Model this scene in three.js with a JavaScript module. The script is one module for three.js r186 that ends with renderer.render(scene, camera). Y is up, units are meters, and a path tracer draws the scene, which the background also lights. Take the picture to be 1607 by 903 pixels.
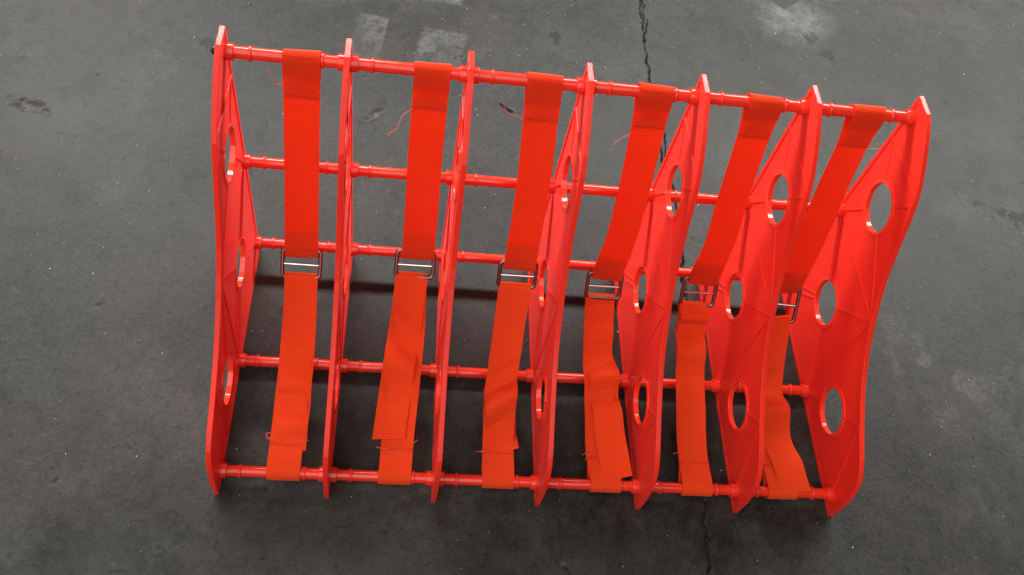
import * as THREE from 'three';
import { mergeGeometries, toCreasedNormals } from 'three/addons/utils/BufferGeometryUtils.js';
import { RectAreaLightUniformsLib } from 'three/addons/lights/RectAreaLightUniformsLib.js';

// ---------------------------------------------------------------- camera, light, exposure
const S = 0.166;                 // metres between two neighbouring rib plates; object is laid out in these units
const ZC = 1.4;                  // depth of the object's middle, in the same units
const V = (x, y, z) => new THREE.Vector3(x * S, y * S, (z - ZC) * S);

const scene = new THREE.Scene();
const camera = new THREE.PerspectiveCamera(35.13, 1024 / 575, 0.05, 60);
camera.position.copy(V(-1.5143, 8.3755, 5.7818));
camera.up.set(-0.06616, 0.54036, -0.83883);
camera.lookAt(camera.position.clone().add(new THREE.Vector3(0.12963, -0.82889, -0.54418)));
scene.add(camera);
camera.updateMatrixWorld();

const renderer = new THREE.WebGLRenderer({ antialias: true });
renderer.setSize(1024, 575);
renderer.toneMapping = THREE.LinearToneMapping;
renderer.toneMappingExposure = 2.0;
renderer.shadowMap.enabled = true;
scene.background = new THREE.Color(0, 0, 0);

RectAreaLightUniformsLib.init();
const DAY = new THREE.Color(1.0, 0.99, 0.96);   // unseen window strips light it from behind, plus an added skylight in front
const LAMPS = [[-4.35, 2.8, 13], [-1.63, 2.44, 22], [1.63, 2.44, 20.5], [4.35, 2.8, 13]].map(([x, w, power]) => ({ at: new THREE.Vector3(x, 2.1, -2.2), aim: new THREE.Vector3(x, 0.1, -0.1), w, h: 0.34, color: DAY, power, glow: 6 }));
LAMPS.push({ at: new THREE.Vector3(-1.1, 3.1, 1.9), aim: new THREE.Vector3(0, 0.1, 0), w: 4.8, h: 4.0, color: new THREE.Color(1.0, 0.93, 0.86), power: 1.3, glow: 0.1 });  // added fill light for straps and front edges, out of view
for (const L of LAMPS) {
  const l = new THREE.RectAreaLight(L.color, L.power, L.w, L.h);
  l.position.copy(L.at); l.lookAt(L.aim); scene.add(l); l.castShadow = true;
}

// ---------------------------------------------------------------- helpers
let seed = 20240611;
const rnd = () => { seed = (seed + 0x6D2B79F5) | 0; let t = Math.imul(seed ^ (seed >>> 15), 1 | seed); t = (t + Math.imul(t ^ (t >>> 7), 61 | t)) ^ t; return ((t ^ (t >>> 14)) >>> 0) / 4294967296; };
const rr = (a, b) => a + (b - a) * rnd();
const hash = (x, y, s) => { let h = Math.imul(x, 374761393) + Math.imul(y, 668265263) + Math.imul(s, 1274126177); h = Math.imul(h ^ (h >>> 13), 1274126177); return ((h ^ (h >>> 16)) >>> 0) / 4294967296; };
function vnoise(x, y, s) {
  const xi = Math.floor(x), yi = Math.floor(y), fx = x - xi, fy = y - yi;
  const u = fx * fx * (3 - 2 * fx), v = fy * fy * (3 - 2 * fy);
  const a = hash(xi, yi, s), b = hash(xi + 1, yi, s), c = hash(xi, yi + 1, s), d = hash(xi + 1, yi + 1, s);
  return a + (b - a) * u + (c - a) * v + (a - b - c + d) * u * v;
}
function fbm(x, y, s, n) { let f = 0, a = 0.5, t = 0; for (let i = 0; i < n; i++) { f += a * vnoise(x, y, s + i * 17); t += a; a *= 0.55; x *= 2.03; y *= 2.03; } return f / t; }
const clamp = (x, a, b) => Math.min(b, Math.max(a, x));
const sstep = (a, b, x) => { const t = clamp((x - a) / (b - a), 0, 1); return t * t * (3 - 2 * t); };
const counts = {};
function numbered(n) { const k = counts[n] = (counts[n] ?? -1) + 1; return k ? `${n}_${String(k).padStart(3, '0')}` : n; }
function mesh(name, geo, mat, parent) {
  const m = new THREE.Mesh(geo, mat); m.name = numbered(name); m.castShadow = m.receiveShadow = true; parent.add(m); return m;
}
function tag(o, label, category, group) { o.userData.label = label; if (category) o.userData.category = category; if (group) o.userData.group = group; return o; }
function dataTex(w, h, data, srgb, wrap) {
  const t = new THREE.DataTexture(data, w, h, THREE.RGBAFormat); t.magFilter = THREE.LinearFilter; t.minFilter = THREE.LinearMipmapLinearFilter; t.generateMipmaps = true;
  t.wrapS = t.wrapT = wrap; if (srgb) t.colorSpace = THREE.SRGBColorSpace; t.needsUpdate = true; return t;
}
const cylX = (r, x0, x1, y, z, seg = 20) => { const g = new THREE.CylinderGeometry(r * S, r * S, (x1 - x0) * S, seg, 1); g.rotateZ(Math.PI / 2); const p = V((x0 + x1) / 2, y, z); g.translate(p.x, p.y, p.z); return g; };
// a turned piece along x from [x, r] pairs
function turned(prof, y, z, seg = 22) {
  const g = new THREE.LatheGeometry(prof.map(([x, r]) => new THREE.Vector2(r * S, x * S)), seg);
  g.rotateZ(-Math.PI / 2); const p = V(0, y, z); g.translate(0, p.y, p.z); return g;
}

// ---------------------------------------------------------------- floor
// where marks lie on the floor, in object units (x, z)
const crackX = z => { // the crack's wandering line
  const pts = [[-9, 1.8], [-4.84, 1.772], [-4.29, 1.738], [-3.9, 1.737], [-3.52, 1.736], [-3.16, 1.726], [-2.19, 1.763], [-1.81, 1.756], [-1.3, 1.847], [0.4, 1.80], [1.6, 1.72], [2.73, 1.68], [3.02, 1.667], [3.4, 1.671], [6, 1.6]];
  let i = 0; while (i < pts.length - 2 && z > pts[i + 1][0]) i++;
  const [z0, x0] = pts[i], [z1, x1] = pts[i + 1];
  return x0 + (x1 - x0) * clamp((z - z0) / (z1 - z0), 0, 1) + (vnoise(z * 7, 0, 5) - 0.5) * 0.05 + (vnoise(z * 22, 3, 6) - 0.5) * 0.028;
};
const crackHalf = z => { const b = z < -2.2 ? 0.010 + 0.040 * Math.pow(vnoise(z * 2.3, 9, 31), 2.2) : 0.008 + 0.016 * Math.pow(vnoise(z * 3, 9, 31), 1.5); return b * (0.45 + 1.0 * vnoise(z * 15, 4, 33)); };
const PITS = [ // x, z, half length, half width, turn, depth
  [-5.80, -1.79, 0.27, 0.085, 0.3, 0.026], [-1.87, -2.12, 0.19, 0.065, -0.80, 0.020], [-2.02, -1.95, 0.05, 0.04, 0, 0.012], [-0.83, -3.27, 0.10, 0.05, -0.2, 0.016], [-2.05, -2.74, 0.07, 0.025, -0.2, 0.01],
  [-5.18, -2.37, 0.06, 0.02, 0, 0.01], [-2.66, 0.78, 0.09, 0.06, 0.2, 0.01], [-3.6, -3.9, 0.05, 0.03, 0.3, 0.01], [-4.44, 2.71, 0.030, 0.024, 0.3, 0.016], [-4.47, 0.83, 0.035, 0.02, 0.3, 0.012], [-2.75, -2.55, 0.05, 0.02, 0.2, 0.01], [0.25, 3.36, 0.09, 0.03, 0.7, 0.012]];
function pit(x, z) {
  let d = 0, k = 0;
  for (const [px, pz, a, b, t, dep] of PITS) {
    const dx = x - px, dz = z - pz; if (Math.abs(dx) > 0.6 || Math.abs(dz) > 0.6) continue;
    const c = Math.cos(t), s = Math.sin(t), u = (dx * c + dz * s) / a, v = (-dx * s + dz * c) / b;
    const e = Math.hypot(u, v) + (fbm(x * 22, z * 22, 71, 3) - 0.5) * 1.5;
    const m = 1 - sstep(0.62, 1.0, e); if (m * dep > d) d = m * dep; if (m > k) k = m;
  }
  return [d, k];
}
function crack(x, z) { // 0..1 : open gap, part of it filled again with crumbs
  const w = crackHalf(z), d = x - crackX(z), e = Math.abs(d) + (vnoise(x * 70, z * 70, 91) - 0.5) * 0.016;
  let k = 1 - sstep(w * 0.45, w * 1.0, e);
  if (w > 0.016) k *= 1 - 0.85 * sstep(0.50, 0.62, vnoise(x * 48, z * 40, 95)) * (1 - sstep(w * 0.3, w * 0.8, Math.abs(d)));
  const br = Math.abs(d - 0.05 * Math.sin(z * 5.3) - 0.02) , on = sstep(0.62, 0.75, vnoise(z * 1.9, 2, 97)); // a thin side crack here and there
  return Math.max(k, on * (1 - sstep(0.003, 0.007, br + (vnoise(x * 60, z * 60, 99) - 0.5) * 0.01)));
}
const floorH = (x, z) => { let h = (fbm(x * 2.2, z * 2.2, 3, 3) - 0.5) * 0.006; h -= pit(x, z)[0]; const c = crack(x, z); if (c > 0) h -= c * (0.035 + 0.015 * vnoise(x * 40, z * 40, 12)); return h; };

const FX0 = -9, FX1 = 10.4, FZ0 = -8, FZ1 = 5.2;
function floorTextures() {
  const W = 2000, H = 1360, col = new Uint8Array(W * H * 4), rgh = new Uint8Array(W * H * 4), bmp = new Uint8Array(W * H * 4);
  const patch = (x, z, cx, cz, hw, hh, t, soft) => { const c = Math.cos(t), s = Math.sin(t), dx = x - cx, dz = z - cz, u = Math.abs(dx * c + dz * s) / hw, v = Math.abs(-dx * s + dz * c) / hh; return (1 - sstep(1 - soft, 1 + soft, u)) * (1 - sstep(1 - soft, 1 + soft, v)); };
  const stains = [[5.976, -1.532, 0.07], [6.269, -1.403, 0.10], [6.524, -1.302, 0.15], [5.72, -1.64, 0.035], [4.448, -4.07, 0.11], [4.52, -4.0, 0.04], [0.446, -3.864, 0.09], [-4.035, -3.084, 0.10], [4.27, -4.38, 0.10], [6.036, -3.352, 0.05], [6.848, -3.43, 0.04], [3.70, 3.29, 0.03], [5.6, -3.2, 0.06]];
  for (let j = 0; j < H; j++) for (let i = 0; i < W; i++) {
    const x = FX0 + (FX1 - FX0) * (i + 0.5) / W, z = FZ0 + (FZ1 - FZ0) * (j + 0.5) / H, k = (j * W + i) * 4;
    const big = fbm(x * 0.55, z * 0.55, 201, 4), mid = fbm(x * 2.1 + 9, z * 2.1, 211, 4), fine = fbm(x * 11, z * 11, 221, 3), grain = hash(i, j, 7), g2 = vnoise(x * 45, z * 45, 231);
    let a = 0.0250 * (1 + (big - 0.5) * 0.8 + (mid - 0.5) * 0.95 + (fine - 0.5) * 0.75 + (g2 - 0.5) * 0.42 + (grain - 0.5) * 0.5);
    let warm = (fbm(x * 0.8 + 30, z * 0.8, 241, 3) - 0.5) * 0.16 + 0.012, ro = 0.60 + (mid - 0.5) * 0.18 + (fine - 0.5) * 0.12;
    // pale dusty smears with a torn outline
    const dust = sstep(0.58, 0.74, fbm(x * 1.5 + 4, z * 1.5 - 7, 251, 5)); a *= 1 + dust * 0.22;
    const smear = sstep(0.56, 0.72, fbm(x * 2.6, z * 2.6, 271, 4)) * Math.max(0, 1 - Math.hypot(x - 4.55, (z - 1.0) * 0.9) / 0.9); a *= 1 + smear * 1.1;
    // worn squares where something was taped down
    const ragged = 0.62 + 0.5 * sstep(0.35, 0.62, fbm(x * 9, z * 9, 261, 3));
    let p = 0;
    p = Math.max(p, patch(x, z, -2.05, -3.50, 0.20, 0.42, 0.10, 0.10) * (0.25 + 0.75 * sstep(-0.25, 0.40, -(z + 3.62) + (x + 2.05) * 1.1)));
    p = Math.max(p, patch(x, z, -1.10, -3.40, 0.30, 0.36, 0.14, 0.10) * (0.30 + 0.60 * sstep(-0.3, 0.5, -(z + 3.4) - (x + 1.15) * 0.9)));
    p = Math.max(p, 0.8 * patch(x, z, -1.08, -4.52, 0.26, 0.20, 0.1, 0.15));
    p = Math.max(p, 0.60 * sstep(1.05, 0.35, Math.hypot((x - 4.05) / 0.75, (z + 4.75) / 0.62) + (fbm(x * 3, z * 3, 341, 3) - 0.5) * 0.5));
    p *= 1 - patch(x, z, 3.98, -5.42, 0.32, 0.32, 0.80, 0.04);
    a *= 1 + p * ragged * 2.5; warm -= p * 0.05;
    for (const [sx, sz, sr] of stains) { const d = Math.hypot(x - sx, z - sz) / sr + (fbm(x * 12, z * 12, 281, 4) - 0.5) * 2.6; if (d < 1.1) a *= 1 - 0.6 * (1 - sstep(0.75, 1.1, d)); }
    // small dark flecks and scuffs
    const fl = vnoise(x * 14 + 3, z * 22, 291); if (fl > 0.885 && fine > 0.47) a *= 0.55; const fl2 = vnoise(x * 31 - 5, z * 38 + 2, 293); if (fl2 > 0.93 && mid > 0.42) a *= 0.6; if (fl2 < 0.05 && fine > 0.52) a *= 1.45;
    const sc = vnoise(x * 3.2 + z * 1.4, z * 60 - x * 11, 301); if (sc > 0.93 && mid > 0.46) a *= 1.28;
    const sc2 = vnoise(z * 3.0 - x * 1.1, x * 55 + z * 14, 303); if (sc2 > 0.95 && mid < 0.55) a *= 0.78;
    const blot = sstep(0.60, 0.70, fbm(x * 4.4 - 3, z * 4.4 + 8, 331, 4)); a *= 1 - blot * 0.20;
    const [, pk] = pit(x, z); if (pk > 0) { const up = vnoise(x * 30, z * 30, 311); a = a * (1 - pk) + pk * (0.012 + 0.055 * up * up); warm += pk * 0.06; }
    const c = crack(x, z); if (c > 0) { a = a * (1 - c) + c * (0.010 + 0.07 * Math.pow(vnoise(x * 50, z * 50, 321), 2.5)); ro = ro + c * 0.3; }
    const s = v => Math.round(255 * clamp(v <= 0.0031308 ? v * 12.92 : 1.055 * Math.pow(v, 1 / 2.4) - 0.055, 0, 1));
    col[k] = s(a * (1.0 + warm)); col[k + 1] = s(a); col[k + 2] = s(a * (0.925 - warm * 1.2)); col[k + 3] = 255;
    const rv = Math.round(255 * clamp(ro, 0.3, 0.95)); rgh[k] = rgh[k + 1] = rgh[k + 2] = rv; rgh[k + 3] = 255;
    const bv = Math.round(255 * clamp(0.5 + (fine - 0.5) * 0.5 + (g2 - 0.5) * 0.35 + (grain - 0.5) * 0.35, 0, 1)); bmp[k] = bmp[k + 1] = bmp[k + 2] = bv; bmp[k + 3] = 255;
  }
  const wr = THREE.MirroredRepeatWrapping;
  return [dataTex(W, H, col, true, wr), dataTex(W, H, rgh, false, wr), dataTex(W, H, bmp, false, wr)];
}
{
  const [map, roughnessMap, bumpMap] = floorTextures();
  const mat = new THREE.MeshPhysicalMaterial({ map, roughnessMap, roughness: 1, bumpMap, bumpScale: 0.0006, specularIntensity: 0.55 });
  const xs = [], zs = [];
  for (let x = -24; x < -9; x += 3) xs.push(x);
  for (let x = -9; x < 1.45; x += 0.024) xs.push(x);
  for (let x = 1.45; x < 2.15; x += 0.006) xs.push(x);
  for (let x = 2.15; x < 8.6; x += 0.03) xs.push(x);
  for (let x = 9; x <= 25; x += 3) xs.push(x);
  for (let z = -22; z < -6.4; z += 2.5) zs.push(z);
  for (let z = -6.3; z < 4.2; z += 0.022) zs.push(z);
  for (let z = 4.5; z < 24; z += 3) zs.push(z);
  const nx = xs.length, nz = zs.length, pos = new Float32Array(nx * nz * 3), uv = new Float32Array(nx * nz * 2), idx = [];
  for (let j = 0; j < nz; j++) for (let i = 0; i < nx; i++) {
    const k = j * nx + i, x = xs[i], z = zs[j], inn = x > -9 && x < 8.6 && z > -6.4 && z < 4.2, p = V(x, inn ? floorH(x, z) : 0, z);
    pos.set([p.x, p.y - 0.0006, p.z], k * 3); uv.set([(x - FX0) / (FX1 - FX0), (z - FZ0) / (FZ1 - FZ0)], k * 2);
    if (i < nx - 1 && j < nz - 1) idx.push(k, k + nx, k + 1, k + 1, k + nx, k + nx + 1);
  }
  const g = new THREE.BufferGeometry(); g.setAttribute('position', new THREE.BufferAttribute(pos, 3)); g.setAttribute('uv', new THREE.BufferAttribute(uv, 2)); g.setIndex(idx); g.computeVertexNormals();
  const f = mesh('floor', g, mat, scene); f.userData.kind = 'structure'; tag(f, 'dark grey concrete floor with a long thin crack, specks and worn pale patches');
}

// ---------------------------------------------------------------- glowing panes of the unseen windows and added fill panel (outside the frame)
{
  const alu = new THREE.MeshStandardMaterial({ color: 0x8d9092, roughness: 0.45, metalness: 0.7 });
  const build = (name, L, n, label, cat) => {
    const mat = new THREE.MeshStandardMaterial({ color: 0x222222, emissive: L.color, emissiveIntensity: L.glow });
    const g = new THREE.Group(); g.name = numbered(name); g.position.copy(L.at); g.lookAt(L.aim); scene.add(g); tag(g, label, cat);
    const pw = L.w / n;   // Group.lookAt turns +z to the target, so the fitting stands at z < 0
    for (let i = 0; i < n; i++) { const p = new THREE.BoxGeometry(pw - 0.03, L.h - 0.01, 0.006); p.translate(-L.w / 2 + (i + 0.5) * pw, 0, -0.02); mesh('unseen_pane', p, mat, g); }
    const fr = [];
    for (const s of [-1, 1]) { const b = new THREE.BoxGeometry(L.w + 0.12, 0.05, 0.05); b.translate(0, s * (L.h / 2 + 0.026), -0.03); fr.push(b); const c = new THREE.BoxGeometry(0.05, L.h, 0.05); c.translate(s * (L.w / 2 + 0.03), 0, -0.03); fr.push(c); }
    mesh('unseen_pane_frame', mergeGeometries(fr), alu, g);
  };
  ['leftmost', 'second from left', 'third from left', 'rightmost'].forEach((w, i) => build('unseen_window_strip', LAMPS[i], 3, `unseen low strip of bright window panes lighting the red frame from behind, ${w} of four`, 'window'));
  build('added_fill_panel', LAMPS[4], 3, 'unseen added wide dim skylight in front of the red frame', 'fill_panel');
}

// ---------------------------------------------------------------- materials of the object
function noiseTex(w, h, fn) { const d = new Uint8Array(w * h * 4); for (let j = 0; j < h; j++) for (let i = 0; i < w; i++) { const v = Math.round(255 * clamp(fn(i, j), 0, 1)), k = (j * w + i) * 4; d[k] = d[k + 1] = d[k + 2] = v; d[k + 3] = 255; } return dataTex(w, h, d, false, THREE.RepeatWrapping); }
const plastic = new THREE.MeshPhysicalMaterial({ color: new THREE.Color(0.98, 0.036, 0.014), roughness: 0.85, transmission: 0.32, thickness: 0, ior: 1.5, specularIntensity: 0.3, clearcoat: 0.5, clearcoatRoughness: 0.2 });
const collarPlastic = new THREE.MeshPhysicalMaterial({ color: new THREE.Color(0.97, 0.042, 0.018), roughness: 0.17, ior: 1.5 });
const rodPlastic = new THREE.MeshPhysicalMaterial({ color: new THREE.Color(0.76, 0.034, 0.016), roughness: 0.22, ior: 1.5 });
const weaveB = noiseTex(64, 64, (i, j) => 0.5 + 0.42 * Math.sin(j / 64 * Math.PI * 2 * 7) * (0.75 + 0.25 * Math.sin(i / 64 * Math.PI * 2 * 10 + (Math.floor(j / 8) % 2) * Math.PI)));
weaveB.repeat.set(1 / 0.016, 1 / 0.016);
const weaveC = (() => {
  const w = 256, h = 256, d = new Uint8Array(w * h * 4);
  for (let j = 0; j < h; j++) for (let i = 0; i < w; i++) {
    const k = (j * w + i) * 4, n = 0.955 + 0.035 * Math.sin(j / 256 * Math.PI * 2 * 28) + 0.04 * (hash(i, j, 3) - 0.5);
    d[k] = d[k + 1] = d[k + 2] = Math.round(255 * clamp(n, 0, 1)); d[k + 3] = 255;
  }
  const t = dataTex(w, h, d, true, THREE.RepeatWrapping); t.repeat.set(1 / 0.064, 1 / 0.064); return t;
})();
const webbing = new THREE.MeshPhysicalMaterial({ color: new THREE.Color(0.98, 0.078, 0.018), map: weaveC, roughness: 1.0, bumpMap: weaveB, bumpScale: 0.00045, transmission: 0.56, thickness: 0, ior: 1.4, specularIntensity: 0.2, sheen: 0.5, sheenColor: new THREE.Color(1, 0.40, 0.22), sheenRoughness: 0.5 });
const webbingLower = new THREE.MeshPhysicalMaterial({ color: new THREE.Color(0.98, 0.078, 0.018), map: weaveC, roughness: 1.0, bumpMap: weaveB, bumpScale: 0.00045, transmission: 0.22, thickness: 0, ior: 1.4, specularIntensity: 0.2, sheen: 0.8, sheenColor: new THREE.Color(1, 0.40, 0.22), sheenRoughness: 0.5 });
const threadM = new THREE.MeshStandardMaterial({ color: new THREE.Color(0.85, 0.12, 0.05), roughness: 0.8 });
const seamM = new THREE.MeshStandardMaterial({ color: new THREE.Color(0.30, 0.012, 0.008), roughness: 0.9 });
const steel = new THREE.MeshStandardMaterial({ color: new THREE.Color(0.20, 0.145, 0.12), roughness: 0.34, metalness: 1 });
const brightSteel = new THREE.MeshStandardMaterial({ color: new THREE.Color(0.78, 0.76, 0.73), roughness: 0.22, metalness: 1 });
const blackSteel = new THREE.MeshStandardMaterial({ color: new THREE.Color(0.03, 0.03, 0.032), roughness: 0.32, metalness: 0.4 });

// ---------------------------------------------------------------- the frame of rib plates
const frame = new THREE.Group(); frame.name = numbered('strap_frame'); scene.add(frame);
tag(frame, 'red plastic frame of seven rib plates joined by rods, with six buckled straps', 'frame');

// profile, measured in the plane of the straps (along, depth), turned to stand on its long lower side
const UA = 0.65800, UB = 0.75302, A0 = [2.15, 2.055];
const toW = ([y, z]) => { const a = y - A0[0], b = z - A0[1]; return [a * UA - b * UB, -(a * UB + b * UA)]; };   // -> [z, y] of the world
const frontPts = [[-0.197, -0.058], [-0.055, -0.225], [0.03, -0.260], [0.105, -0.282], [0.23, -0.31], [0.375, -0.332], [0.55, -0.345], [0.709, -0.336], [0.884, -0.292], [1.086, -0.226], [1.333, -0.15], [1.515, -0.107], [1.669, -0.085], [1.862, -0.075], [2.088, -0.075], [2.271, -0.088], [2.446, -0.116], [2.601, -0.157], [2.72, -0.198], [2.91, -0.268], [3.08, -0.340], [3.2, -0.39], [3.29, -0.415], [3.36, -0.425], [3.43, -0.418], [3.50, -0.396], [3.6, -0.348], [3.762, -0.235], [3.965, -0.055], [3.99, -0.03]];
const backPts = [[3.985, -0.012], [2.185, 2.028], [2.15, 2.055], [2.115, 2.04], [-0.185, -0.035]];
const outline = [...frontPts, ...backPts].map(toW);
function inset(pts, d) {
  const n = pts.length, area = pts.reduce((s, p, i) => s + p[0] * pts[(i + 1) % n][1] - p[1] * pts[(i + 1) % n][0], 0), sg = Math.sign(area);
  return pts.map((p, i) => {
    const a = pts[(i + n - 1) % n], b = pts[(i + 1) % n], u = [p[0] - a[0], p[1] - a[1]], v = [b[0] - p[0], b[1] - p[1]];
    const lu = Math.hypot(...u), lv = Math.hypot(...v), n1 = [-u[1] / lu * sg, u[0] / lu * sg], n2 = [-v[1] / lv * sg, v[0] / lv * sg];
    const m = [n1[0] + n2[0], n1[1] + n2[1]], q = d / Math.max(0.45, (m[0] * n1[0] + m[1] * n1[1]));
    return [p[0] + m[0] * q, p[1] + m[1] * q];
  });
}
const HOLES = [[0.868, 0.243], [2.008, 0.890], [2.985, 0.325]].map(toW), HR = 0.235;
const NODE = { P1: [0, 0], P2: [1.028, 0.926], P3: [2.009, 1.771], P4: [3.020, 0.931], P5: [3.751, 0] };
const toShape = pts => { const s = new THREE.Shape(); pts.forEach(([z, y], i) => i ? s.lineTo((z - ZC) * S, y * S) : s.moveTo((z - ZC) * S, y * S)); s.closePath(); return s; };
const toHole = pts => { const s = new THREE.Path(); pts.forEach(([z, y], i) => i ? s.lineTo((z - ZC) * S, y * S) : s.moveTo((z - ZC) * S, y * S)); s.closePath(); return s; };
const circ = ([z, y], r, n = 40) => Array.from({ length: n }, (_, i) => { const t = i / n * Math.PI * 2; return [z + r * Math.cos(t), y + r * Math.sin(t)]; });
function slab(pts, holes, th, bev) { // extruded across x, centred on x = 0
  const s = toShape(pts); for (const h of holes) s.holes.push(toHole(h));
  const t = th * S, b = bev * S;
  const g = new THREE.ExtrudeGeometry(s, { depth: t - 2 * b, bevelEnabled: bev > 0, bevelThickness: b, bevelSize: b, bevelOffset: -b, bevelSegments: 2, steps: 1 });
  g.translate(0, 0, -t / 2 + b); g.rotateY(-Math.PI / 2);   // shape x (world z), shape y -> y, depth -> -x
  const uv = g.attributes.uv, p = g.attributes.position; for (let i = 0; i < uv.count; i++) uv.setXY(i, p.getZ(i) / 0.25, p.getY(i) / 0.25);
  return g;
}
const TH = 0.047;
const webGeo = slab(inset(outline, 0.022), HOLES.map(h => circ(h, HR + 0.02)), 0.026, 0);
const rimGeo = slab(outline, [inset(outline, 0.042)], TH, 0.005);
const plateGeo = mergeGeometries([webGeo, rimGeo]);
const collarGeo = HOLES.map(h => toCreasedNormals(slab(circ(h, HR + 0.040, 56), [circ(h, HR, 56)], 0.050, 0.004), 0.5));
function ribBar(a, b, w = 0.023, th = 0.050) {
  const [z0, y0] = a, [z1, y1] = b, l = Math.hypot(z1 - z0, y1 - y0), nz = -(y1 - y0) / l * w / 2, ny = (z1 - z0) / l * w / 2;
  return slab([[z0 + nz, y0 + ny], [z0 - nz, y0 - ny], [z1 - nz, y1 - ny], [z1 + nz, y1 + ny]], [], th, 0.004);
}
const O = { N1: [0.20, 0.235], N1f: [0.665, -0.31], hf: [0.75, -0.30], N2: [1.92, -0.05], bB: [2.075, 1.50], N3: [2.906, -0.24], N4: [3.55, 0.40], C1: [2.70, 0.17], ...NODE };
const H2 = [[0.868, 0.243], [2.008, 0.890], [2.985, 0.325]];
const toward = (c, p, r) => { const d = Math.hypot(p[0] - c[0], p[1] - c[1]); return [c[0] + (p[0] - c[0]) * r / d, c[1] + (p[1] - c[1]) * r / d]; };
const RE = HR + 0.035;
const ribList = [
  [O.N1, toward(H2[0], O.N1, RE)], [O.N1, O.N1f], [O.P2, toward(H2[0], O.P2, RE)], [toward(H2[0], O.hf, RE), O.hf],
  [O.P2, toward(H2[1], O.P2, RE)], [O.P2, O.N2], [toward(H2[0], O.N2, RE), O.N2], [O.bB, toward(H2[1], O.bB, RE)], [toward(H2[1], O.N2, RE), O.N2],
  [O.N2, O.P4], [O.N2, toward(H2[2], O.N2, RE)], [toward(H2[1], O.P4, RE), O.P4], [O.P4, toward(H2[2], O.P4, RE)], [toward(H2[2], O.N3, RE), O.N3], [O.N3, O.N4], [O.N3, O.P5], [O.P3, toward(H2[1], [1.95, 1.6], RE)],
];
const ribGeos = ribList.map(([a, b]) => ribBar(toW(a), toW(b)));
const bossSide = (lo, hi) => { // from x = lo to x = hi about the plate's middle
  const pr = [[lo, 0], ...(lo < -0.04 ? [[lo, 0.066], [lo + 0.005, 0.071]] : [[lo, 0.072]]), [-0.01, 0.072], [0.01, 0.072], ...(hi > 0.04 ? [[hi - 0.005, 0.071], [hi, 0.066]] : [[hi, 0.072]]), [hi, 0]];
  return Object.values(NODE).map(p => { const [z, y] = toW(p); return turned(pr, y, z); });
};
const bossGeos = [bossSide(-0.02, 0.085), bossSide(-0.085, 0.085), bossSide(-0.085, 0.02)];
const plates = [];
for (let k = 0; k < 7; k++) {
  const p = mesh('rib_plate', plateGeo, plastic, frame); p.position.x = (k - 3) * S; plates.push(p);
  for (const g of collarGeo) mesh('hole_collar', g, collarPlastic, p);
  for (const g of ribGeos) mesh('stiffening_rib', g, plastic, p);
  for (const g of bossGeos[k === 0 ? 0 : k === 6 ? 2 : 1]) mesh('rod_boss', g, rodPlastic, p);
}
tag(plates[0], 'leftmost rib plate, with a black bolt at its top'); tag(plates[6], 'rightmost rib plate, turned most towards the viewer');

// rods: one length per bay, with two raised rings
for (const n in NODE) {
  const [z, y] = toW(NODE[n]), r = 0.052;
  for (let k = 0; k < 6; k++) {
    const x0 = k - 3 + 0.03, x1 = k - 2 - 0.03, j = rr(-0.01, 0.01);
    const rod = mesh('rod', turned([[x0, 0], [x0, r], [x1, r], [x1, 0]], y, z), rodPlastic, frame);
    for (const f of [0.205 + j, 0.785 + j]) { const c = k - 3 + f; mesh('ring', turned([[c - 0.016, r - 0.003], [c - 0.014, r + 0.008], [c - 0.006, r + 0.0125], [c + 0.006, r + 0.0125], [c + 0.014, r + 0.008], [c + 0.016, r - 0.003]], y, z), rodPlastic, rod); }
  }
}
{ // bolt at the outer end of the top rod
  const [z, y] = toW(NODE.P1), b = mesh('bolt', turned([[-3.098, 0], [-3.098, 0.014], [-3.092, 0.026], [-3.080, 0.038], [-3.062, 0.044], [-3.040, 0.046], [-3.028, 0.046], [-3.028, 0]], y, z), blackSteel, frame);
  tag(b, 'black bolt head at the left end of the top rod');
  mesh('washer', turned([[-3.034, 0.03], [-3.033, 0.056], [-3.026, 0.056], [-3.0255, 0.03]], y, z), brightSteel, b);
}

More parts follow.
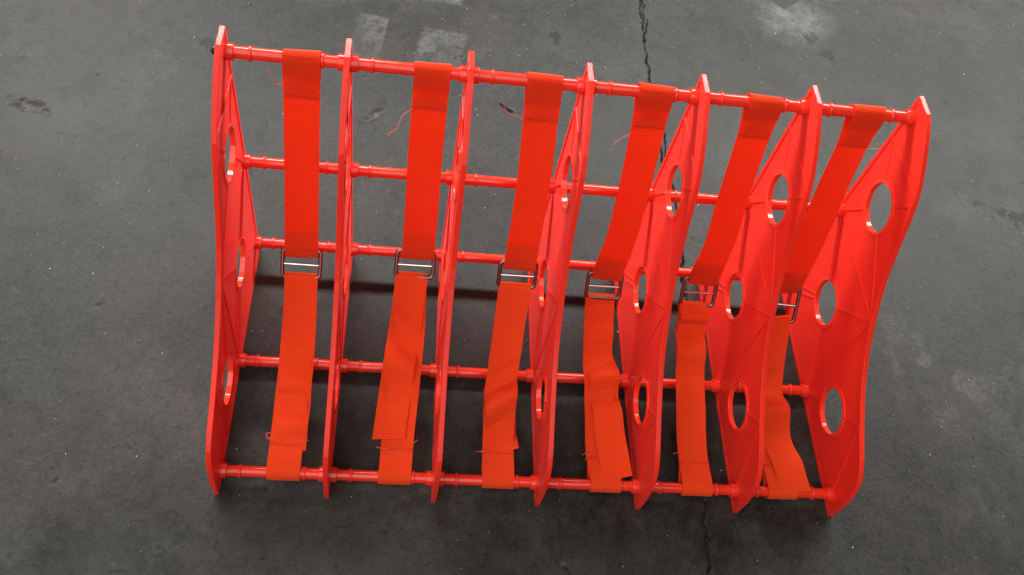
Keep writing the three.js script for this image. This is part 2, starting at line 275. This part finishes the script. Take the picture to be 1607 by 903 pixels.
// ---------------------------------------------------------------- straps
// a woven band along a centre line: pts [x, y, z]; side vectors follow x; disp(s, v) lifts it along its face
function band(pts, half, { yaw = 0, disp = null, th = 0.0075, endCut = 0, seg = 0 } = {}) {
  const c = new THREE.CatmullRomCurve3(pts.map(p => V(...p)), false, 'centripetal'), L = c.getLength();
  const n = seg || Math.max(24, Math.round(L / 0.004)), m = 12, P = [], top = [], bot = [], uvs = [];
  for (let i = 0; i <= n; i++) {
    const t = i / n, p = c.getPointAt(t), tg = c.getTangentAt(t), yw = typeof yaw === 'function' ? yaw(t) : yaw;
    const side = new THREE.Vector3(Math.cos(yw), Math.sin(yw), 0); side.addScaledVector(tg, -side.dot(tg)).normalize();
    const nor = new THREE.Vector3().crossVectors(side, tg).normalize();
    for (let j = 0; j <= m; j++) {
      const v = j / m * 2 - 1, d = (disp ? disp(t, v) : 0) * S, cut = endCut * v * sstep(0.8, 1, t) * S;
      const q = p.clone().addScaledVector(side, v * half * S).addScaledVector(nor, d).addScaledVector(tg, cut);
      const e = Math.abs(v) > 0.999 ? 0.7 : 1;
      top.push(q.clone().addScaledVector(nor, th * S * 0.5 * e)); bot.push(q.clone().addScaledVector(nor, -th * S * 0.5 * e)); uvs.push(v * half * S, t * L);
    }
  }
  const pos = [], uv = [], idx = [], w = m + 1, push = (arr) => { for (const q of arr) pos.push(q.x, q.y, q.z); uv.push(...uvs); };
  push(top); push(bot); const o = top.length;
  for (let i = 0; i < n; i++) for (let j = 0; j < m; j++) { const a = i * w + j; idx.push(a, a + 1, a + w, a + 1, a + w + 1, a + w); idx.push(o + a, o + a + w, o + a + 1, o + a + 1, o + a + w, o + a + w + 1); }
  const g = new THREE.BufferGeometry(); g.setAttribute('position', new THREE.Float32BufferAttribute(pos, 3)); g.setAttribute('uv', new THREE.Float32BufferAttribute(uv, 2)); g.setIndex(idx); g.computeVertexNormals();
  // sides, with their own normals
  const rim = []; for (let i = 0; i <= n; i++) rim.push(i * w + m); for (let j = m - 1; j >= 0; j--) rim.push(n * w + j); for (let i = n - 1; i >= 0; i--) rim.push(i * w); for (let j = 1; j < m; j++) rim.push(j);
  const sp = [], su = [], si = [];
  rim.forEach((a, k) => { const b = rim[(k + 1) % rim.length], q = [top[a], bot[a], top[b], bot[b]]; for (const x of q) { sp.push(x.x, x.y, x.z); su.push(0, 0); } const e = k * 4; si.push(e, e + 2, e + 1, e + 1, e + 2, e + 3); });
  const h = new THREE.BufferGeometry(); h.setAttribute('position', new THREE.Float32BufferAttribute(sp, 3)); h.setAttribute('uv', new THREE.Float32BufferAttribute(su, 2)); h.setIndex(si); h.computeVertexNormals();
  return { geo: mergeGeometries([g, h]), curve: c, side: half };
}
function thread(pts, parent, r = 0.0035) { const c = new THREE.CatmullRomCurve3(pts.map(p => V(...p))); return mesh('loose_thread', new THREE.TubeGeometry(c, 18, r * S, 5), threadM, parent); }
function rodGeo(a, b, r, seg = 10) { const d = new THREE.Vector3().subVectors(b, a), g = new THREE.CylinderGeometry(r * S, r * S, d.length(), seg); g.applyQuaternion(new THREE.Quaternion().setFromUnitVectors(new THREE.Vector3(0, 1, 0), d.clone().normalize())); g.translate(...a.clone().add(b).multiplyScalar(0.5).toArray()); return g; }

const [P1z, P1y] = toW(NODE.P1), [P5z, P5y] = toW(NODE.P5), LR = 0.068, HW = 0.152;
const bump = (t, v, t0, v0, st, sv, slope = 0) => Math.exp(-(((t - t0 - slope * v) / (st * 1.25)) ** 2) - ((v - v0) / (sv * 2.4)) ** 2);
// x at the top rod, path nodes [x, y, z] of the hanging part, buckle tops and bottoms, tail and base nodes
const STRAPS = [
  { x0: -2.378, up: [[-2.380, 2.138, 0.475], [-2.380, 1.70, 0.665]], tb: [-2.379, 1.225, 0.870], bb: [-2.375, 1.055, 1.015], tail: [[-2.374, 0.62, 1.375], [-2.371, 0.43, 1.817], [-2.369, 0.31, 2.20], [-2.374, 0.235, 2.41]], base: [[-2.392, 0.59, 1.376], [-2.396, 0.40, 1.818], [-2.402, 0.275, 2.258]], x1: -2.406, roll: 0.0,
    wave: (t, v) => 0.014 * bump(t, v, 0.55, -0.3, 0.10, 0.7) - 0.016 * bump(t, v, 0.64, 0.1, 0.06, 0.6) + 0.016 * bump(t, v, 0.76, -0.2, 0.06, 0.6) - 0.014 * bump(t, v, 0.86, 0.4, 0.05, 0.5), cut: 0 },
  { x0: -1.308, up: [[-1.310, 2.23, 0.435], [-1.302, 1.75, 0.645]], tb: [-1.300, 1.29, 0.845], bb: [-1.345, 1.13, 0.975], tail: [[-1.365, 0.79, 1.235], [-1.401, 0.56, 1.53], [-1.437, 0.40, 1.95], [-1.462, 0.31, 2.29]], base: [[-1.331, 0.65, 1.311], [-1.353, 0.385, 1.867], [-1.373, 0.285, 2.225]], x1: -1.383, roll: -0.03,
    wave: (t, v) => 0.022 * bump(t, v, 0.42, -0.2, 0.08, 0.9, 0.05) - 0.018 * bump(t, v, 0.56, 0, 0.07, 0.9) + 0.016 * bump(t, v, 0.72, -0.4, 0.08, 0.6), cut: -0.02 },
  { x0: -0.359, up: [[-0.336, 2.293, 0.53], [-0.336, 1.80, 0.76]], tb: [-0.345, 1.375, 0.945], bb: [-0.365, 1.205, 1.06], tail: [[-0.378, 0.80, 1.386], [-0.399, 0.485, 1.706], [-0.404, 0.375, 1.993], [-0.375, 0.31, 2.18], [-0.356, 0.225, 2.34]], base: [[-0.378, 0.775, 1.386], [-0.404, 0.385, 1.813], [-0.407, 0.235, 2.289]], x1: -0.401, roll: -0.03,
    wave: (t, v) => 0.040 * bump(t, v, 0.60, 0, 0.035, 1.6, -0.06) - 0.030 * bump(t, v, 0.72, 0, 0.06, 1.4, -0.05) + 0.030 * bump(t, v, 0.90, 0.2, 0.05, 1.2), cut: -0.03 },
  { x0: 0.611, up: [[0.645, 2.152, 0.390], [0.652, 1.55, 0.565]], tb: [0.605, 0.985, 0.725], bb: [0.578, 0.80, 0.855], tail: [[0.608, 0.505, 1.224], [0.658, 0.385, 1.594], [0.709, 0.265, 2.095], [0.768, 0.225, 2.56]], base: [[0.600, 0.475, 1.224], [0.619, 0.31, 1.719], [0.622, 0.20, 2.223]], x1: 0.650, roll: -0.02,
    wave: (t, v) => 0.016 * bump(t, v, 0.12, 0.2, 0.05, 0.7) + 0.024 * bump(t, v, 0.36, -0.1, 0.045, 1.1, -0.03) - 0.020 * bump(t, v, 0.46, 0.3, 0.04, 0.8) + 0.018 * bump(t, v, 0.56, 0.3, 0.04, 0.6) - 0.010 * bump(t, v, 0.66, 0, 0.05, 1), cut: -0.02 },
  { x0: 1.598, up: [[1.609, 2.107, 0.402], [1.640, 1.55, 0.555]], tb: [1.610, 1.000, 0.715], bb: [1.563, 0.790, 0.865], tail: [[1.574, 0.48, 1.297], [1.563, 0.33, 1.801], [1.553, 0.25, 2.183], [1.570, 0.225, 2.40]], base: [[1.580, 0.45, 1.296], [1.575, 0.29, 1.80], [1.566, 0.205, 2.182]], x1: 1.569, roll: -0.035,
    wave: (t, v) => -0.018 * bump(t, v, 0.12, 0.1, 0.035, 1.2) + 0.026 * bump(t, v, 0.19, -0.1, 0.045, 0.9) - 0.012 * bump(t, v, 0.33, 0, 0.06, 1) + 0.030 * bump(t, v, 1.03, 1.1, 0.06, 0.45), cut: 0.06 },
  { x0: 2.555, up: [[2.534, 2.257, 0.352], [2.530, 1.70, 0.53]], tb: [2.498, 0.985, 0.735], bb: [2.450, 0.72, 0.94], tail: [[2.425, 0.42, 1.506], [2.470, 0.30, 2.016], [2.540, 0.24, 2.397], [2.588, 0.215, 2.62]], base: [[2.423, 0.385, 1.505], [2.427, 0.24, 2.018], [2.445, 0.19, 2.36]], x1: 2.449, roll: 0.22,
    wave: (t, v) => 0.022 * bump(t, v, 0.42, 0, 0.06, 1) - 0.018 * bump(t, v, 0.54, 0.1, 0.05, 0.8) + 0.018 * bump(t, v, 0.70, -0.1, 0.07, 0.8) - 0.008 * bump(t, v, 0.85, 0.6, 0.05, 0.5), cut: 0.02 },
];
STRAPS.forEach((q, k) => {
  const g = new THREE.Group(); g.name = numbered('strap'); frame.add(g);
  const tb = new THREE.Vector3(...q.tb), bb = new THREE.Vector3(...q.bb), bd = bb.clone().sub(tb).setX(0).normalize();
  const ease = a => t => a * sstep(0.35, 1, t);
  // upper webbing: stitched patch, over the top rod, down to the buckle, round its top bar and a short way back
  const d0 = new THREE.Vector3(q.up[0][0] - q.x0, q.up[0][1] - P1y, q.up[0][2] - P1z).normalize();
  const nrm = new THREE.Vector3(0, -d0.z, d0.y).normalize().multiplyScalar(Math.sign(-d0.y));   // towards the viewer's side
  if (nrm.z < 0) nrm.negate();
  const at = (s, o) => [q.x0 + d0.x * s, P1y + d0.y * s + nrm.y * o, P1z + d0.z * s + nrm.z * o];
  const loop = [];
  for (let a = 0; a <= 10; a++) { const th = a / 10 * Math.PI, c = Math.cos(th), s = Math.sin(th); loop.push([q.x0, P1y + (nrm.y * c - d0.y * s) * LR, P1z + (nrm.z * c - d0.z * s) * LR]); }
  const ud = new THREE.Vector3(...q.up[q.up.length - 1]).sub(tb).normalize(), un = new THREE.Vector3(0, -ud.z, ud.y).normalize(); if (un.z > 0) un.negate();  // away from the viewer
  const off = (v, dir, s, o) => [v.x + dir.x * s, v.y + dir.y * s + un.y * o, v.z + dir.z * s + un.z * o];
  const upPts = [at(0.34, 0.013), at(0.22, 0.022), at(0.11, 0.050), ...loop, at(0.10, -0.048), at(0.24, -0.010), at(0.36, 0.0), ...q.up, off(tb, ud, 0.05, -0.018), off(tb, ud, 0.0, -0.026), off(tb, ud, -0.040, 0.0), off(tb, ud, 0.0, 0.026), off(tb, ud, 0.08, 0.016), off(tb, ud, 0.27, 0.012)];
  const up = band(upPts, HW, { yaw: ease(q.roll), disp: (t, v) => 0.006 * Math.sin(t * 9 + k) * v + 0.012 * bump(t, v, 0.60 + 0.02 * Math.sin(k * 3), 0.3, 0.025, 0.8, 0.02) - 0.010 * bump(t, v, 0.68, -0.2, 0.03, 0.8, -0.02) + 0.006 * bump(t, v, 0.72, 0.2, 0.06, 0.8) * Math.sin(k + 1) });
  mesh('upper_webbing', up.geo, webbing, g);
  { const a = at(0.325, 0.020), r = []; for (let i = 0; i < 14; i++) { const x = (i / 13 * 2 - 1) * HW * 0.95; r.push(rodGeo(V(a[0] + x - 0.008, a[1], a[2]), V(a[0] + x + 0.006, a[1] + 0.003, a[2]), 0.0028, 5)); } mesh('stitch_row', mergeGeometries(r), seamM, g); }
  // buckle: a flat wire frame with one bar across
  const tf = tb.clone().addScaledVector(ud, 0.045), mid = tf.clone().add(bb).multiplyScalar(0.5), ax = new THREE.Vector3(Math.cos(q.roll), Math.sin(q.roll), 0); ax.addScaledVector(bd, -ax.dot(bd)).normalize();
  const hw = 0.173, hh = tf.distanceTo(bb) / 2, pt = (a, b) => { const w = mid.clone().addScaledVector(ax, a).addScaledVector(bd, b); return V(w.x, w.y, w.z); };
  const cr = 0.035, ring = [];
  for (const [sx, sy, a0] of [[1, 1, 0], [-1, 1, 1], [-1, -1, 2], [1, -1, 3]]) for (let i = 0; i <= 5; i++) { const t = (a0 + i / 5) * Math.PI / 2; ring.push(pt(sx * (hw - cr) + cr * Math.cos(t), sy * (hh - cr) + cr * Math.sin(t))); }
  class Poly extends THREE.Curve { getPoint(t, o = new THREE.Vector3()) { const f = t * ring.length, i = Math.floor(f) % ring.length; return o.lerpVectors(ring[i], ring[(i + 1) % ring.length], f - Math.floor(f)); } }
  mesh('buckle_frame', new THREE.TubeGeometry(new Poly(), 96, 0.0205 * S, 9, true), steel, g);
  mesh('buckle_bar', rodGeo(pt(-hw + 0.01, 0.01), pt(hw - 0.01, 0.01), 0.0135), brightSteel, g);
  // lower webbing: round the bottom rod, along the sling, round the buckle's lower bar, loose tail on top
  const yawB = t => q.roll * (1 - sstep(0.0, 0.5, t));
  const b0 = q.base[q.base.length - 1], e0 = new THREE.Vector3(b0[0] - q.x1, b0[1] - P5y, b0[2] - P5z).normalize(), en = new THREE.Vector3(0, -e0.z, e0.y).normalize(); if (en.y < 0) en.negate();
  const ate = (s, o) => [q.x1 + e0.x * s, P5y + e0.y * s + en.y * o, P5z + e0.z * s + en.z * o];
  const lp = []; for (let a = 0; a <= 10; a++) { const th = a / 10 * Math.PI, c = Math.cos(th), s = Math.sin(th); lp.push([q.x1, P5y + (en.y * c - e0.y * s) * LR, P5z + (en.z * c - e0.z * s) * LR]); }
  const td = new THREE.Vector3(...q.tail[0]).sub(bb).normalize(), tn = new THREE.Vector3(0, -td.z, td.y).normalize(); if (tn.y < 0) tn.negate();
  const offT = (s, o) => [bb.x + td.x * s, bb.y + td.y * s + tn.y * o, bb.z + td.z * s + tn.z * o];
  const basePts = [offT(-0.036, -0.006), offT(-0.022, -0.026), offT(0.005, -0.034), offT(0.07, -0.024), ...q.base, ate(0.22, 0.0), ate(0.11, -0.045), ...lp.slice().reverse(), ate(0.10, 0.052), ate(0.19, 0.024), ate(0.27, 0.014)];
  const bs = band(basePts, HW, { yaw: yawB, disp: (t, v) => 1.2 * q.wave(t * 1.25, v) * sstep(0.05, 0.2, t) * (1 - sstep(0.55, 0.72, t)) });
  mesh('lower_webbing', bs.geo, webbingLower, g);
  { const a = ate(0.255, 0.022), r = []; for (let i = 0; i < 12; i++) { const x = (i / 11 * 2 - 1) * HW * 0.9; r.push(rodGeo(V(a[0] + x - 0.008, a[1], a[2] + rr(-0.01, 0.01)), V(a[0] + x + 0.006, a[1] + 0.004, a[2] + rr(-0.01, 0.01)), 0.003, 5)); } mesh('stitch_row', mergeGeometries(r), seamM, g); }
  const tl = band([offT(-0.036, -0.008), offT(-0.028, 0.022), offT(0.0, 0.036), offT(0.06, 0.030), ...q.tail], HW, { yaw: yawB, disp: (t, v) => 4.4 * q.wave(t, v) + 0.008 + 0.010 * Math.sin(t * 13 + k * 2.1) * (0.6 + 0.4 * v), endCut: q.cut });
  mesh('loose_tail', tl.geo, webbingLower, g);
  // frayed threads at the sewn ends
  const a = ate(0.27, 0.03);
  for (const sd of [-1, 1]) for (let i = 0, m = [2, 1, 1, 2, 0, 1][k] + (sd < 0 ? 1 : 0); i < m; i++) {
    const r1 = rr(0.015, 0.07), r2 = rr(-0.07, 0.07), z0 = rr(-0.10, 0.03), h = rr(0.0, 0.05);
    thread([[a[0] + sd * (HW - rr(0.01, 0.09)), a[1] + 0.008, a[2] + z0], [a[0] + sd * (HW + r1 * 0.3), a[1] + h, a[2] + z0 + r2 * rr(0.1, 0.6)], [a[0] + sd * (HW + r1), a[1] + h * 0.6, a[2] + z0 + r2]], g, 0.003);
  }
  const TH_ = [[[0, 0.20], [-0.06, 0.23], [-0.13, 0.10]], [[0, 0.34], [-0.08, 0.40], [-0.14, 0.52], [-0.24, 0.58]], [[0, 0.34], [-0.10, 0.30], [-0.17, 0.28], [-0.24, 0.20]], [[0, 0.40], [-0.10, 0.46], [-0.19, 0.52]], null, null][k];
  if (TH_) thread(TH_.map(([dx, s], i) => { const e = at(s, 0.012 + i * 0.02); return [e[0] - HW + dx * 0.8 + (i ? 0 : 0.02), e[1], e[2]]; }), g, 0.0028);
  if (k === 5) { thread([at(0.34, 0.01), at(0.33, 0.03), at(0.30, 0.05), at(0.26, 0.03)].map((e, i) => [e[0] + HW + [-.02, 0.05, 0.09, 0.04][i], e[1], e[2]]), g, 0.0028); }
});
tag(frame.getObjectByName('strap'), 'leftmost of the six straps'); 

// ---------------------------------------------------------------- grit on the floor
{
  const g = new THREE.IcosahedronGeometry(1, 0), N = 950, m = new THREE.InstancedMesh(g, new THREE.MeshStandardMaterial({ roughness: 0.55 }), N), o = new THREE.Object3D(), c = new THREE.Color();
  for (let i = 0; i < N; i++) {
    const x = rr(-7.2, 8.4), z = rr(-6, 3.7), f = rnd(), r = (f < 0.95 ? rr(0.0028, 0.0070) : rr(0.007, 0.012));
    o.position.copy(V(x, floorH(x, z) - 0.002 + r * 0.3, z)); o.rotation.set(rr(0, 6), rr(0, 6), rr(0, 6)); o.scale.set(r * S * rr(0.8, 1.6), r * S * 0.7, r * S * rr(0.7, 1.2)); o.updateMatrix(); m.setMatrixAt(i, o.matrix);
    const t = rnd(); if (t < 0.70) { const v = rr(0.15, 0.6); c.setRGB(v, v * 0.97, v * 0.9); } else if (t < 0.9) c.setRGB(0.03, 0.028, 0.025); else c.setRGB(0.20, 0.17, 0.13); m.setColorAt(i, c);
  }
  m.name = numbered('grit'); m.userData.kind = 'stuff'; tag(m, 'pale and dark specks of grit scattered over the concrete floor', 'grit'); m.castShadow = m.receiveShadow = true; scene.add(m);
}
{ // a bit of dark twig lying between the third plate and the strap beside it
  const c = new THREE.CatmullRomCurve3([V(-0.315, 0.012, -2.51), V(-0.265, 0.014, -2.47), V(-0.215, 0.012, -2.42), V(-0.155, 0.016, -2.385)]);
  const t = mesh('twig', new THREE.TubeGeometry(c, 14, 0.011 * S, 6), new THREE.MeshStandardMaterial({ color: 0x1d1714, roughness: 0.9 }), scene);
  tag(t, 'short dark twig on the floor right of the third rib plate', 'twig');
}

renderer.render(scene, camera);
